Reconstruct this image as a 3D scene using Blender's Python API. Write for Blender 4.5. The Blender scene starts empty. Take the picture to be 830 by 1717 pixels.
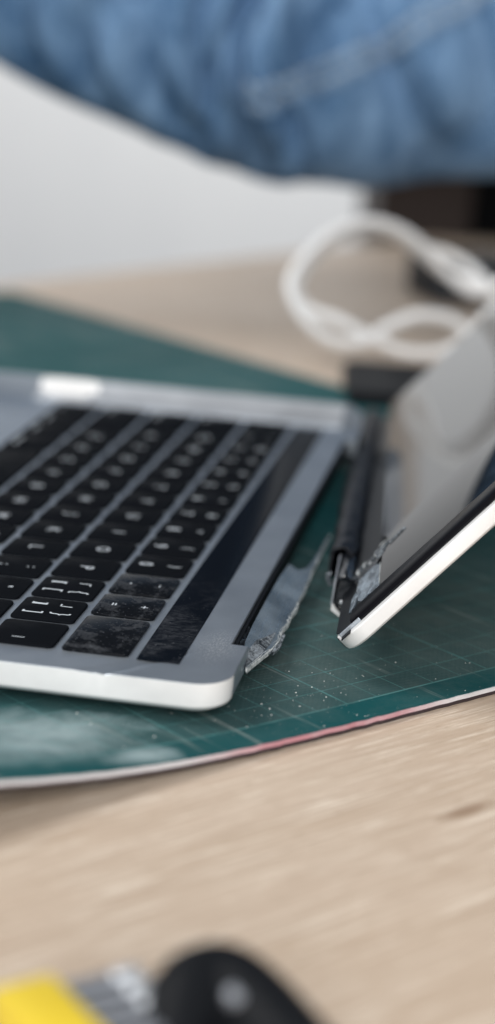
import bpy, bmesh, math, random
import numpy as np
from mathutils import Matrix, Vector
random.seed(7); rng = np.random.default_rng(7)
sc = bpy.context.scene
COL = sc.collection
ZT = 13.5                      # laptop deck lies 13.5 mm above the table top; all lengths below are mm
def W(p): return Vector((p[0]/1000, p[1]/1000, (p[2]+ZT)/1000))

# ------------------------------------------------------------------ camera
cd = bpy.data.cameras.new('camera'); cam = bpy.data.objects.new('camera', cd); COL.objects.link(cam)
RX = Vector((-0.15887, 0.98540, 0.06125)); RY = Vector((-0.25163, -0.10040, 0.96260)); RZ = Vector((0.95469, 0.13752, 0.26391))
m = Matrix((RX, RY, RZ)).transposed().to_4x4(); m.translation = W((406.98, 84.92, 152.45)); cam.matrix_world = m
cd.sensor_fit = 'VERTICAL'; cd.sensor_height = 36.0; cd.sensor_width = 36.0
cd.lens = 3050/1717*36.0
cd.clip_start = 0.01; cd.clip_end = 30
cd.dof.use_dof = True; cd.dof.focus_distance = 0.468; cd.dof.aperture_fstop = 5.6; cd.dof.aperture_blades = 0
sc.camera = cam
# ------------------------------------------------------------------ light
w = bpy.data.worlds.new('World'); sc.world = w; w.use_nodes = True
bg = w.node_tree.nodes['Background']; bg.inputs[0].default_value = (0.70, 0.77, 0.87, 1); bg.inputs[1].default_value = 0.21
def area(name, loc, target, sx, sy, power, col):
    l = bpy.data.lights.new(name, 'AREA'); l.shape = 'RECTANGLE'; l.size = sx; l.size_y = sy; l.energy = power; l.color = col
    o = bpy.data.objects.new(name, l); COL.objects.link(o); o.location = loc
    o.rotation_euler = (Vector(target)-Vector(loc)).to_track_quat('-Z', 'Y').to_euler(); return o
area('window_light', (1.5, 0.40, 0.85), (-0.15, 0.0, 0.0), 1.7, 1.5, 41, (1.0, 0.985, 0.96))
area('side_fill_light', (-0.15, -1.3, 1.5), (-0.6, 0.0, 0.1), 1.2, 1.2, 32, (1.0, 0.98, 0.95))  # added fill from the left with no visible source, shades the sleeve folds
area('wall_fill_light', (-3.3, -0.6, 2.6), (-5.0, -0.4, 0.0), 2.2, 1.6, 150, (1.0, 0.985, 0.965))  # added fill with no visible source, brightens the far wall
sc.view_settings.view_transform = 'Standard'; sc.view_settings.look = 'None'; sc.view_settings.exposure = 0; sc.view_settings.gamma = 1
sc.render.engine = 'CYCLES'
sc.cycles.use_denoising = True
sc.cycles.max_bounces = 10; sc.cycles.glossy_bounces = 6; sc.cycles.transmission_bounces = 8

# ------------------------------------------------------------------ materials
def mat(name, col=(0.5,0.5,0.5), rough=0.5, metal=0.0, spec=0.5, coat=0.0, trans=0.0, ior=1.5):
    M = bpy.data.materials.new(name); M.use_nodes = True
    b = M.node_tree.nodes['Principled BSDF']
    b.inputs['Base Color'].default_value = (*col, 1); b.inputs['Roughness'].default_value = rough
    b.inputs['Metallic'].default_value = metal; b.inputs['Specular IOR Level'].default_value = spec
    b.inputs['Coat Weight'].default_value = coat; b.inputs['Coat Roughness'].default_value = 0.05
    b.inputs['Transmission Weight'].default_value = trans; b.inputs['IOR'].default_value = ior
    return M
class NT:
    def __init__(s, M): s.t = M.node_tree; s.b = s.t.nodes['Principled BSDF']; s.co = None
    def n(s, typ, **kw):
        x = s.t.nodes.new(typ)
        for k, v in kw.items(): setattr(x, k, v)
        return x
    def l(s, a, b): s.t.links.new(a, b)
    def coord(s, scale=(1,1,1), rot=(0,0,0), loc=(0,0,0)):
        if s.co is None: s.co = s.n('ShaderNodeTexCoord')
        mp = s.n('ShaderNodeMapping'); s.l(s.co.outputs['Object'], mp.inputs[0])
        mp.inputs['Location'].default_value = loc; mp.inputs['Rotation'].default_value = rot; mp.inputs['Scale'].default_value = scale
        return mp.outputs[0]
    def noise(s, vec, scale, detail=4, rough=0.55, dist=0):
        x = s.n('ShaderNodeTexNoise'); s.l(vec, x.inputs['Vector'])
        x.inputs['Scale'].default_value = scale; x.inputs['Detail'].default_value = detail
        x.inputs['Roughness'].default_value = rough; x.inputs['Distortion'].default_value = dist
        return x.outputs['Fac']
    def ramp(s, fac, stops):
        r = s.n('ShaderNodeValToRGB'); s.l(fac, r.inputs[0]); e = r.color_ramp.elements
        while len(e) < len(stops): e.new(0.5)
        for el, (p, c) in zip(e, stops):
            el.position = p; el.color = (*c, 1) if not isinstance(c, (int, float)) else (c, c, c, 1)
        return r.outputs[0]
    def mix(s, fac, a, b, typ='MIX'):
        x = s.n('ShaderNodeMix', data_type='RGBA', blend_type=typ)
        for sock, v in ((x.inputs[0], fac), (x.inputs[6], a), (x.inputs[7], b)):
            if isinstance(v, (int, float)): sock.default_value = v
            elif isinstance(v, tuple): sock.default_value = (*v, 1)
            else: s.l(v, sock)
        return x.outputs[2]
    def math(s, op, a, b=0.0, c=0.0):
        x = s.n('ShaderNodeMath', operation=op)
        for i, v in enumerate((a, b, c)):
            if isinstance(v, (int, float)): x.inputs[i].default_value = v
            else: s.l(v, x.inputs[i])
        return x.outputs[0]
    def bump(s, h, strength=0.2, dist=0.001):
        x = s.n('ShaderNodeBump'); s.l(h, x.inputs['Height']); x.inputs['Strength'].default_value = strength
        x.inputs['Distance'].default_value = dist; s.l(x.outputs[0], s.b.inputs['Normal'])
    def col(s, o): s.l(o, s.b.inputs['Base Color'])
    def rough(s, o): s.l(o, s.b.inputs['Roughness'])

# aluminium, bead blasted
def alu(name, col, rough):
    M = mat(name, col, rough, 0.85); t = NT(M)
    f = t.noise(t.coord(), 2600, 2); g = t.noise(t.coord(), 45, 5)
    t.col(t.mix(t.ramp(g, [(0.3, 0.0), (0.75, 1.0)]), tuple(c*0.90 for c in col), tuple(min(1, c*1.08) for c in col)))
    t.rough(t.math('ADD', t.math('MULTIPLY', g, 0.18), rough-0.09))
    t.bump(f, 0.25, 0.00008); return M
M_ALU = alu('space_grey_aluminium', (0.45, 0.50, 0.56), 0.42); t = NT(M_ALU)
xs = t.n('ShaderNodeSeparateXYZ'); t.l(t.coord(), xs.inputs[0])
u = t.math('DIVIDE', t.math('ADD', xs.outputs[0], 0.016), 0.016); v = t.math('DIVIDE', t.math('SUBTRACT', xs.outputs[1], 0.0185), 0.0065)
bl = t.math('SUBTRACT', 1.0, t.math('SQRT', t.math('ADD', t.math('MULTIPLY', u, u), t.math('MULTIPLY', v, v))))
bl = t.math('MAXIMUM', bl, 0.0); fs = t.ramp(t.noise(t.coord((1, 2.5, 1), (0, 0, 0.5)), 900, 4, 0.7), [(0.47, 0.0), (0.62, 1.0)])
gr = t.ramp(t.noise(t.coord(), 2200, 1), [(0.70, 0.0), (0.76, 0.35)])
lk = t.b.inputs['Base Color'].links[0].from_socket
t.col(t.mix(t.math('MAXIMUM', t.math('MULTIPLY', t.math('MULTIPLY', bl, fs), 1.2), gr), lk, (0.86, 0.88, 0.90)))  # scuff speckles at the rear corner, their sparkle painted into the colour
M_EDGE = alu('painted_lit_aluminium', (0.84, 0.84, 0.84), 0.5); M_EDGE.node_tree.nodes['Principled BSDF'].inputs['Metallic'].default_value = 0.12  # paler copy of the aluminium, window light painted into its colour
M_PALE = alu('pale_aluminium', (0.74, 0.77, 0.81), 0.5)
# keys
M_KEY = mat('black_key_plastic', (0.006, 0.007, 0.009), 0.5, spec=0.3, ior=1.05); t = NT(M_KEY)
f = t.noise(t.coord(), 3000, 2); t.bump(f, 0.12, 0.00005)
g = t.noise(t.coord(), 160, 4); t.rough(t.ramp(g, [(0.35, 0.34), (0.7, 0.55)]))
M_SMUDGE = mat('greasy_key_plastic', (0.008, 0.009, 0.011), 0.3, spec=0.35, ior=1.15); t = NT(M_SMUDGE)
a = t.noise(t.coord(), 150, 8, 0.7, 0.4); b = t.noise(t.coord(), 900, 4, 0.7)
sm = t.math('MULTIPLY', t.ramp(a, [(0.50, 0.0), (0.68, 1.0)]), t.ramp(b, [(0.38, 0.15), (0.65, 1.0)]))
sp = t.ramp(t.noise(t.coord(), 1500, 1), [(0.71, 0.0), (0.74, 0.8)])
t.col(t.mix(t.math('MAXIMUM', t.math('MULTIPLY', sm, 0.55), sp), (0.006, 0.007, 0.009), (0.16, 0.17, 0.19)))
t.rough(t.ramp(sm, [(0, 0.24), (1, 0.6)]))
M_LEG = mat('key_legend_white', (0.55, 0.60, 0.65), 0.5)
M_TB = mat('touch_bar_glass', (0.006, 0.008, 0.012), 0.2, spec=0.3, ior=1.05); t = NT(M_TB)
a = t.noise(t.coord((1, 1, 1)), 70, 8, 0.72, 0.5); b = t.noise(t.coord((1.6, 0.5, 1)), 700, 5, 0.7)
sm = t.math('MULTIPLY', t.ramp(a, [(0.48, 0.0), (0.72, 1.0)]), t.ramp(b, [(0.40, 0.1), (0.66, 1.0)]))
xs = t.n('ShaderNodeSeparateXYZ'); t.l(t.coord(), xs.inputs[0])
mk = t.n('ShaderNodeMapRange', interpolation_type='SMOOTHSTEP'); t.l(xs.outputs[0], mk.inputs[0]); mk.inputs[1].default_value = -0.085; mk.inputs[2].default_value = -0.012; mk.inputs[3].default_value = 0.0; mk.inputs[4].default_value = 1.0
sm = t.math('MULTIPLY', sm, mk.outputs[0])
sp = t.math('MULTIPLY', t.ramp(t.noise(t.coord(), 1300, 1), [(0.73, 0.0), (0.76, 0.7)]), mk.outputs[0])
t.col(t.mix(t.math('MAXIMUM', t.math('MULTIPLY', sm, 0.42), sp), (0.005, 0.007, 0.011), (0.17, 0.18, 0.20)))
t.rough(t.ramp(sm, [(0, 0.22), (1, 0.55)]))
# blacks, glass
M_BLK = mat('black_plastic', (0.008, 0.009, 0.011), 0.5, spec=0.3, ior=1.25); t = NT(M_BLK); t.bump(t.noise(t.coord(), 700, 5), 0.25, 0.0003)
M_GLOSS = mat('gloss_black_plastic', (0.010, 0.012, 0.016), 0.2, spec=0.6); t = NT(M_GLOSS)
t.bump(t.noise(t.coord((0.3, 1, 1)), 260, 4), 0.35, 0.0006)
M_SCREEN = mat('black_screen_glass', (0.006, 0.006, 0.007), 0.06, spec=0.5, ior=1.31); t = NT(M_SCREEN)
g = t.noise(t.coord(), 26, 7, 0.7, 0.6); t.rough(t.ramp(g, [(0.35, 0.03), (0.75, 0.05)]))
M_SHARD = mat('broken_glass', (0.30, 0.35, 0.40), 0.16, spec=0.7, trans=0.35, ior=1.5); t = NT(M_SHARD)
g = t.noise(t.coord((1, 1, 1)), 420, 6, 0.75, 0.8)
t.col(t.mix(t.ramp(g, [(0.42, 0.0), (0.62, 1.0)]), (0.035, 0.045, 0.055), (0.52, 0.58, 0.64)))
t.bump(g, 0.7, 0.001)
M_PLATE = mat('clouded_cover_glass', (0.10, 0.125, 0.15), 0.25, spec=0.8, ior=1.55); t = NT(M_PLATE)
g = t.noise(t.coord(), 60, 6, 0.65, 0.4); s2 = t.noise(t.coord((0.25, 3, 1)), 500, 4)
t.col(t.mix(t.ramp(g, [(0.35, 0.0), (0.7, 1.0)]), (0.055, 0.075, 0.095), (0.17, 0.21, 0.25)))
t.rough(t.ramp(s2, [(0.3, 0.18), (0.7, 0.42)])); t.bump(s2, 0.08, 0.0003)
M_CHIN = mat('dull_black_glass', (0.006, 0.007, 0.009), 0.3, spec=0.3, ior=1.2)
M_RAIL = mat('black_rail', (0.006, 0.006, 0.008), 0.3, spec=0.3, ior=1.12)
M_SKIN = mat('soft_black_rubber', (0.008, 0.009, 0.012), 0.4, spec=0.4, ior=1.27); t = NT(M_SKIN); t.bump(t.noise(t.coord((1, 0.25, 1)), 300, 4), 0.25, 0.0005)
M_PLATE2 = mat('cracked_glass_painted_sheen', (0.2, 0.25, 0.3), 0.2, spec=0.7); t = NT(M_PLATE2)
g = t.noise(t.coord((1, 0.3, 1)), 330, 6, 0.7, 0.4); t.col(t.mix(t.ramp(g, [(0.38, 0.0), (0.66, 1.0)]), (0.05, 0.068, 0.09), (0.36, 0.44, 0.52))); t.bump(g, 0.4, 0.0006)  # pale blue tone paints the reflection on the chin glass
M_CRACK = mat('fractured_glass_edge', (0.75, 0.79, 0.80), 0.28, spec=0.8); t = NT(M_CRACK)
g = t.noise(t.coord(), 900, 5, 0.7); t.col(t.mix(t.ramp(g, [(0.4, 0.0), (0.6, 1.0)]), (0.25, 0.29, 0.30), (0.85, 0.88, 0.88))); t.bump(g, 0.9, 0.0008)
M_COPPER = mat('copper_foil', (0.62, 0.33, 0.14), 0.35, 0.8)
M_STEEL = mat('polished_steel', (0.72, 0.74, 0.76), 0.22, 1.0)
# mat layers
M_MAT = mat('green_cutting_mat', (0.02, 0.13, 0.11), 0.4, spec=0.4, ior=1.07); t = NT(M_MAT)
xyz = t.n('ShaderNodeSeparateXYZ'); t.l(t.coord(), xyz.inputs[0]); X, Y = xyz.outputs[0], xyz.outputs[1]
def gline(v, off, pitch, wid):
    u = t.math('ADD', v, -off+pitch*100.5); u = t.math('MODULO', u, pitch); u = t.math('ABSOLUTE', t.math('SUBTRACT', u, pitch/2))
    return t.math('LESS_THAN', u, wid/2)
gx = gline(X, 0.0467, 0.010, 0.00026); gy = gline(Y, 0.0280, 0.010, 0.00026)
gx5 = gline(X, 0.0467, 0.050, 0.00055); gy5 = gline(Y, 0.0280, 0.050, 0.0006)
inside = t.math('MULTIPLY', t.math('LESS_THAN', Y, 0.02835), t.math('LESS_THAN', X, 0.306))
wear = t.ramp(t.noise(t.coord(), 90, 5, 0.7), [(0.32, 0.15), (0.6, 0.9)])
lines = t.math('MULTIPLY', t.math('MULTIPLY', t.math('MAXIMUM', t.math('MAXIMUM', gx, gy), t.math('MAXIMUM', gx5, gy5)), inside), wear)
big = t.noise(t.coord(), 9, 5, 0.6)
dust = t.ramp(t.noise(t.coord(), 30, 8, 0.75), [(0.42, 0.0), (0.78, 1.0)])
dn = t.noise(t.coord(), 22, 5, 0.6)
base = t.mix(t.ramp(big, [(0.3, 0.0), (0.7, 1.0)]), (0.009, 0.062, 0.068), (0.016, 0.092, 0.100))
wu = t.math('DIVIDE', t.math('SUBTRACT', X, 0.075), 0.115); wv_ = t.math('DIVIDE', t.math('SUBTRACT', Y, -0.022), 0.07)
worn = t.n('ShaderNodeMapRange', interpolation_type='SMOOTHSTEP'); t.l(t.math('SQRT', t.math('ADD', t.math('MULTIPLY', wu, wu), t.math('MULTIPLY', wv_, wv_))), worn.inputs[0])
worn.inputs[1].default_value = 0.35; worn.inputs[2].default_value = 1.5; worn.inputs[3].default_value = 1.0; worn.inputs[4].default_value = 0.0
worn = worn.outputs[0]
base = t.mix(t.math('MULTIPLY', t.math('MULTIPLY', inside, worn), 0.58), base, (0.070, 0.088, 0.086))
base = t.mix(t.math('MULTIPLY', t.math('MULTIPLY', dust, t.math('ADD', t.math('MULTIPLY', worn, 0.85), 0.15)), 0.42), base, (0.17, 0.20, 0.19))
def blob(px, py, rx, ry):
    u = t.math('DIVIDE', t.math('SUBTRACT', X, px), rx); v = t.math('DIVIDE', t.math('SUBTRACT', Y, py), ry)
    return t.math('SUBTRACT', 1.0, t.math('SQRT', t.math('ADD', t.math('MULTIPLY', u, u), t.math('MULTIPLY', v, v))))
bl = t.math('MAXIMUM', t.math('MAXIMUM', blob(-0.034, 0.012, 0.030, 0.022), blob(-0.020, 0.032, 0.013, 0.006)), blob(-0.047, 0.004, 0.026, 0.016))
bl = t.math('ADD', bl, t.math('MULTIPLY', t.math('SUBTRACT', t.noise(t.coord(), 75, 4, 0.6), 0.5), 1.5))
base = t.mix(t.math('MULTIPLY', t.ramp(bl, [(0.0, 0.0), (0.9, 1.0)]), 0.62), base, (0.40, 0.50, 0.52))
# fine knife scratches
scr = None
for k, (ang, sc_) in enumerate(((0.5, 26), (1.25, 22), (2.3, 30), (2.75, 18))):
    c = t.coord((1, 0.03, 1), (0, 0, ang), (k*3.1, k*1.7, 0)); s_ = t.ramp(t.noise(c, sc_*9, 3, 0.5), [(0.685, 0.0), (0.70, 1.0)])
    scr = s_ if scr is None else t.math('MAXIMUM', scr, s_)
scr = t.math('MULTIPLY', scr, t.ramp(t.noise(t.coord(), 28, 3), [(0.42, 0.0), (0.62, 1.0)]))
base = t.mix(t.math('MULTIPLY', lines, 0.5), base, (0.13, 0.36, 0.36))
base = t.mix(t.math('MULTIPLY', scr, 0.6), base, (0.24, 0.29, 0.28))
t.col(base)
# woven dimples
def dots(p):
    u = t.math('SINE', t.math('MULTIPLY', X, 2*math.pi/p)); v = t.math('SINE', t.math('MULTIPLY', Y, 2*math.pi/p))
    return t.math('MULTIPLY', u, v)
dd = t.math('MULTIPLY', dots(0.0017), inside)
t.bump(t.math('ADD', t.math('MULTIPLY', dd, 0.6), t.math('ADD', t.noise(t.coord(), 1500, 3), t.math('MULTIPLY', scr, -1.0))), 0.22, 0.0003)
t.rough(t.ramp(dn, [(0.3, 0.32), (0.7, 0.5)]))
M_CORE = mat('mat_core', (0.8, 0.75, 0.75), 0.6); t = NT(M_CORE)
xyz = t.n('ShaderNodeSeparateXYZ'); t.l(t.coord(), xyz.inputs[0])
pk = t.math('MULTIPLY', t.math('COMPARE', xyz.outputs[0], 0.030, 0.036), 1.0)
mr = t.n('ShaderNodeMapRange', interpolation_type='SMOOTHSTEP'); t.l(t.math('ABSOLUTE', t.math('SUBTRACT', xyz.outputs[0], 0.032)), mr.inputs[0])
mr.inputs[1].default_value = 0.018; mr.inputs[2].default_value = 0.046; mr.inputs[3].default_value = 1; mr.inputs[4].default_value = 0
t.col(t.mix(t.math('MULTIPLY', mr.outputs[0], t.ramp(t.noise(t.coord(), 160, 5, 0.7), [(0.25, 0.6), (0.6, 1.0)])), (0.66, 0.64, 0.66), (0.50, 0.23, 0.265)))
t.bump(t.noise(t.coord(), 900, 4), 0.5, 0.0004)
M_BACK = mat('mat_backing', (0.035, 0.022, 0.026), 0.6); t = NT(M_BACK); t.bump(t.noise(t.coord(), 900, 4), 0.5, 0.0004)
# wood
M_WOOD = mat('pale_oak', (0.5, 0.4, 0.3), 0.5, spec=0.35); t = NT(M_WOOD)
ROT = (0, 0, 0)
c1 = t.coord((1.0, 9, 1)); c2 = t.coord((0.8, 3.0, 1)); c3 = t.coord((2.4, 85, 1)); c4 = t.coord((14, 240, 1))
n1 = t.noise(c1, 16, 7, 0.62, 0.5); n2 = t.noise(c2, 9, 5, 0.6, 0.8); n3 = t.noise(c3, 14, 5, 0.65, 0.25); n4 = t.noise(c4, 10, 2, 0.5)
colw = t.mix(t.ramp(n2, [(0.3, 0.0), (0.7, 1.0)]), (0.475, 0.372, 0.283), (0.550, 0.447, 0.358))
colw = t.mix(t.ramp(n1, [(0.30, 0.0), (0.62, 1.0)]), t.mix(0.22, colw, (0.34, 0.24, 0.165)), colw)
colw = t.mix(t.math('MULTIPLY', t.ramp(n3, [(0.54, 0.0), (0.62, 1.0)]), 0.85), colw, (0.74, 0.655, 0.555))
colw = t.mix(t.math('MULTIPLY', t.ramp(n3, [(0.30, 1.0), (0.47, 0.0)]), 0.55), colw, (0.34, 0.25, 0.18))
colw = t.mix(t.math('MULTIPLY', t.ramp(n4, [(0.30, 1.0), (0.38, 0.0)]), 0.6), colw, (0.29, 0.20, 0.13))
# a knot
kx = t.n('ShaderNodeSeparateXYZ'); KV = t.coord(); t.l(KV, kx.inputs[0])
M_WOOD['knot'] = 1
def knot(px, py, rx, ry):
    u = t.math('DIVIDE', t.math('SUBTRACT', kx.outputs[0], px), rx); v = t.math('DIVIDE', t.math('SUBTRACT', kx.outputs[1], py), ry)
    return t.math('SQRT', t.math('ADD', t.math('MULTIPLY', u, u), t.math('MULTIPLY', v, v)))
WOODKNOT = []
def finish_wood(kpx, kpy):
    d = t.math('ADD', knot(kpx, kpy, 0.010, 0.0026), t.math('MULTIPLY', t.math('SUBTRACT', n1, 0.5), 0.9))
    k = t.ramp(d, [(0.15, 1.0), (0.5, 0.75), (0.62, 0.35), (0.75, 0.55), (1.0, 0.0)])
    t.col(t.mix(t.math('MULTIPLY', k, 0.8), colw, (0.24, 0.155, 0.10)))
    t.bump(t.math('ADD', n3, n4), 0.35, 0.0005)
    t.rough(t.ramp(n1, [(0.3, 0.42), (0.7, 0.58)]))
wood_t = t
M_CABLE = mat('white_cable_rubber', (0.82, 0.82, 0.82), 0.25)
M_WALL = mat('white_wall_paint', (0.80, 0.81, 0.81), 0.8); tw = NT(M_WALL)
gw = tw.noise(tw.coord((1, 1, 0.2)), 6, 4); tw.col(tw.mix(gw, (0.76, 0.77, 0.78), (0.84, 0.845, 0.845))); tw.bump(tw.noise(tw.coord(), 300, 3), 0.1, 0.001)
M_DENIM = mat('blue_denim', (0.12, 0.22, 0.40), 0.85, spec=0.15); td = NT(M_DENIM)
gd = td.noise(td.coord((1, 1, 0.6)), 26, 6, 0.7, 0.7); fd = td.noise(td.coord((1, 8, 1)), 160, 4)
cD = td.mix(td.ramp(gd, [(0.36, 0.0), (0.66, 1.0)]), (0.036, 0.100, 0.210), (0.205, 0.340, 0.530))
td.col(td.mix(td.ramp(fd, [(0.45, 0.0), (0.75, 0.5)]), cD, (0.22, 0.35, 0.54))); td.bump(fd, 0.4, 0.002)
M_BLOCKER = mat('dark_navy_cloth', (0.014, 0.018, 0.028), 0.9, spec=0.1)  # cloth of the unseen torso, kept dark to dim reflections
M_SEAM = mat('faded_denim_seam', (0.21, 0.32, 0.47), 0.85, spec=0.15)
M_STITCH = mat('pale_stitch_thread', (0.36, 0.43, 0.50), 0.8)
M_CAB = mat('dark_brown_wood', (0.030, 0.016, 0.012), 0.5)
M_CABD = mat('black_panel', (0.006, 0.007, 0.009), 0.5, spec=0.3, ior=1.2)
M_GREY = mat('dark_grey_plastic', (0.035, 0.038, 0.044), 0.5, ior=1.3)
M_YEL = mat('yellow_plastic', (0.78, 0.56, 0.03), 0.45); ty = NT(M_YEL)
ty.col(ty.mix(ty.noise(ty.coord(), 120, 4), (0.70, 0.50, 0.02), (0.82, 0.62, 0.05)))
M_SHAFT = mat('dark_steel', (0.34, 0.36, 0.40), 0.4, 0.6)
M_DUST = mat('pale_crumbs', (0.75, 0.76, 0.74), 0.8)

# ------------------------------------------------------------------ mesh helpers
def link(name, me, m, parent=None):
    o = bpy.data.objects.new(name, me); COL.objects.link(o)
    if m is not None and not me.materials: me.materials.append(m)
    if parent is not None: o.parent = parent
    return o
def mesh(name, V, F, m=None, parent=None, smooth=True, ang=35, mm=True, bevel=0):
    me = bpy.data.meshes.new(name)
    me.from_pydata([tuple(c*(0.001 if mm else 1) for c in v) for v in V], [], F); me.update()
    bm = bmesh.new(); bm.from_mesh(me)
    bmesh.ops.remove_doubles(bm, verts=bm.verts, dist=1e-7)
    if bevel: bmesh.ops.bevel(bm, geom=bm.edges[:], offset=bevel/1000, segments=2, profile=0.6, affect='EDGES', clamp_overlap=True)
    bmesh.ops.recalc_face_normals(bm, faces=bm.faces[:]); bm.to_mesh(me); bm.free()
    if smooth:
        me.polygons.foreach_set('use_smooth', [True]*len(me.polygons)); me.set_sharp_from_angle(angle=math.radians(ang))
    return link(name, me, m, parent) if parent is not False else me
def empty(name, loc, rot=None, label=None, cat=None, group=None):
    o = bpy.data.objects.new(name, None); COL.objects.link(o); o.empty_display_size = 0.02
    if isinstance(rot, Matrix):
        r = rot.to_4x4(); r.translation = W(loc); o.matrix_world = r
    else:
        o.location = W(loc)
        if rot: o.rotation_euler = (0, 0, rot)
    return tag(o, label, cat, group)
def tag(o, label=None, cat=None, group=None, kind=None):
    if label: o['label'] = label
    if cat: o['category'] = cat
    if group: o['group'] = group
    if kind: o['kind'] = kind
    return o
def rrect(x0, x1, y0, y1, r, seg=6):
    P = []
    for cx, cy, a0 in ((x1-r, y1-r, 0), (x0+r, y1-r, 90), (x0+r, y0+r, 180), (x1-r, y0+r, 270)):
        for k in range(seg+1):
            a = math.radians(a0+90*k/seg); P.append((cx+r*math.cos(a), cy+r*math.sin(a)))
    return P
def offset(P, d):
    n = len(P); out = []
    for i in range(n):
        p0, p1, p2 = np.array(P[i-1]), np.array(P[i]), np.array(P[(i+1) % n])
        e1 = p1-p0; e2 = p2-p1; e1 = e1/(np.linalg.norm(e1)+1e-12); e2 = e2/(np.linalg.norm(e2)+1e-12)
        n1 = np.array((-e1[1], e1[0])); n2 = np.array((-e2[1], e2[0]))
        b = n1+n2; L = np.linalg.norm(b); b = b/(L+1e-9); s = d/max(0.5, b@n1)
        out.append(tuple(p1+b*s))
    return out
def prism(P, layers):                     # P counter-clockwise; layers = (z, inset)
    n = len(P); V = []; F = []
    for z, ins in layers:
        Q = offset(P, ins) if ins else P
        V += [(x, y, z) for x, y in Q]
    for k in range(len(layers)-1):
        for i in range(n):
            j = (i+1) % n; F.append((k*n+i, k*n+j, (k+1)*n+j, (k+1)*n+i))
    F.append(tuple(range(n-1, -1, -1))); F.append(tuple((len(layers)-1)*n+i for i in range(n)))
    return V, F
def box(x0, x1, y0, y1, z0, z1):
    V = [(x, y, z) for z in (z0, z1) for y in (y0, y1) for x in (x0, x1)]
    return V, [(0, 2, 3, 1), (4, 5, 7, 6), (0, 1, 5, 4), (2, 6, 7, 3), (0, 4, 6, 2), (1, 3, 7, 5)]
def tube(path, rad, seg=14, caps=True, fn=None):
    path = [np.array(p, float) for p in path]; n = len(path); V = []; F = []
    up = np.array((0, 0, 1.0))
    prev = None
    for i, p in enumerate(path):
        tdir = path[min(i+1, n-1)]-path[max(i-1, 0)]; tdir /= np.linalg.norm(tdir)
        if prev is None:
            a = np.cross(tdir, up); 
            if np.linalg.norm(a) < 1e-3: a = np.cross(tdir, (1, 0, 0))
        else: a = prev-tdir*(prev@tdir)
        a /= np.linalg.norm(a); prev = a; b = np.cross(tdir, a)
        r = rad[i] if hasattr(rad, '__len__') else rad
        for k in range(seg):
            th = 2*math.pi*k/seg; rr = r if fn is None else fn(i, k, th, r)
            V.append(tuple(p+(a*math.cos(th)+b*math.sin(th))*rr))
    for i in range(n-1):
        for k in range(seg):
            k2 = (k+1) % seg; F.append((i*seg+k, i*seg+k2, (i+1)*seg+k2, (i+1)*seg+k))
    if caps: F.append(tuple(range(seg-1, -1, -1))); F.append(tuple((n-1)*seg+k for k in range(seg)))
    return V, F
def spline(pts, m=12, closed=False):
    P = [np.array(p, float) for p in pts]; out = []
    n = len(P)
    for i in range(n if closed else n-1):
        g = (lambda k: P[k % n]) if closed else (lambda k: P[min(max(k, 0), n-1)])
        p0, p1, p2, p3 = g(i-1), g(i), g(i+1), g(i+2)
        for s in range(m):
            u = s/m; out.append(0.5*((2*p1)+(p2-p0)*u+(2*p0-5*p1+4*p2-p3)*u*u+(-p0+3*p1-3*p2+p3)*u**3))
    if not closed: out.append(P[-1])
    return out
def join(parts):
    V = []; F = []
    for v, f in parts:
        o = len(V); V += list(v); F += [tuple(i+o for i in q) for q in f]
    return V, F

# ------------------------------------------------------------------ setting: wall, table
# wall behind
V, F = box(-30, 30, -4000, 4000, -900, 1500)
wl = mesh('wall', V, F, M_WALL, None, False); wl.location = W((-5000, 0, 0)); tag(wl, kind='structure')
# table: far edge through (-652,-227) and (-1181,55)
fe = np.array((-1181+652, 55+227.0)); fe /= np.linalg.norm(fe)
nr = np.array((-fe[1], fe[0]));
if nr[0] < 0: nr = -nr
tang = math.atan2(fe[1], fe[0])
gr_ang = math.radians(139)
tb = empty('table', (-652, -227, -ZT), None, 'pale oak table top under the green cutting mat', 'table')
o2 = np.array((-652, -227.0))
poly = [(-900*fe), (1500*fe), (1500*fe+1150*nr), (-900*fe+1150*nr)]
a_ = gr_ang
def rotp(p, a): return (p[0]*math.cos(a)+p[1]*math.sin(a), -p[0]*math.sin(a)+p[1]*math.cos(a))
PL = [rotp(p, a_) for p in poly]
ar = sum(PL[i][0]*PL[(i+1) % 4][1]-PL[(i+1) % 4][0]*PL[i][1] for i in range(4))
if ar < 0: PL = PL[::-1]
V, F = prism(PL, [(-38, 3), (-35, 0), (-3, 0), (-0.9, 0.9), (0, 3)])
tt = mesh('table_top', V, F, M_WOOD, tb); tb.rotation_euler = (0, 0, a_)
kp = rotp((34+652, 84+227), a_); finish_wood(kp[0]/1000, kp[1]/1000)
# dark cabinet beyond the table, right
cb = empty('cabinet', (-1420, 120, -ZT-720), math.radians(8), 'dark brown and black cabinet behind the far edge of the table', 'cabinet')
mesh('side_panel', *box(0, 330, -205, -130, 0, 745+110), M_CAB, cb, False, bevel=2)
mesh('body', *box(-20, 300, -129, 420, 0, 745+105), M_CABD, cb, False, bevel=2)
mesh('door', *box(301, 318, -60, 415, 30, 745+80), M_CABD, cb, False, bevel=2)

# ------------------------------------------------------------------ cutting mat (local x along edge t, local y across n)
MA = math.atan2(0.669, -0.743)
mt = empty('cutting_mat', (0, 0, -ZT), math.atan2(0.669, -0.743), 'green self-healing cutting mat with a curled pink and white edge, under the laptop', 'cutting mat')
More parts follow.
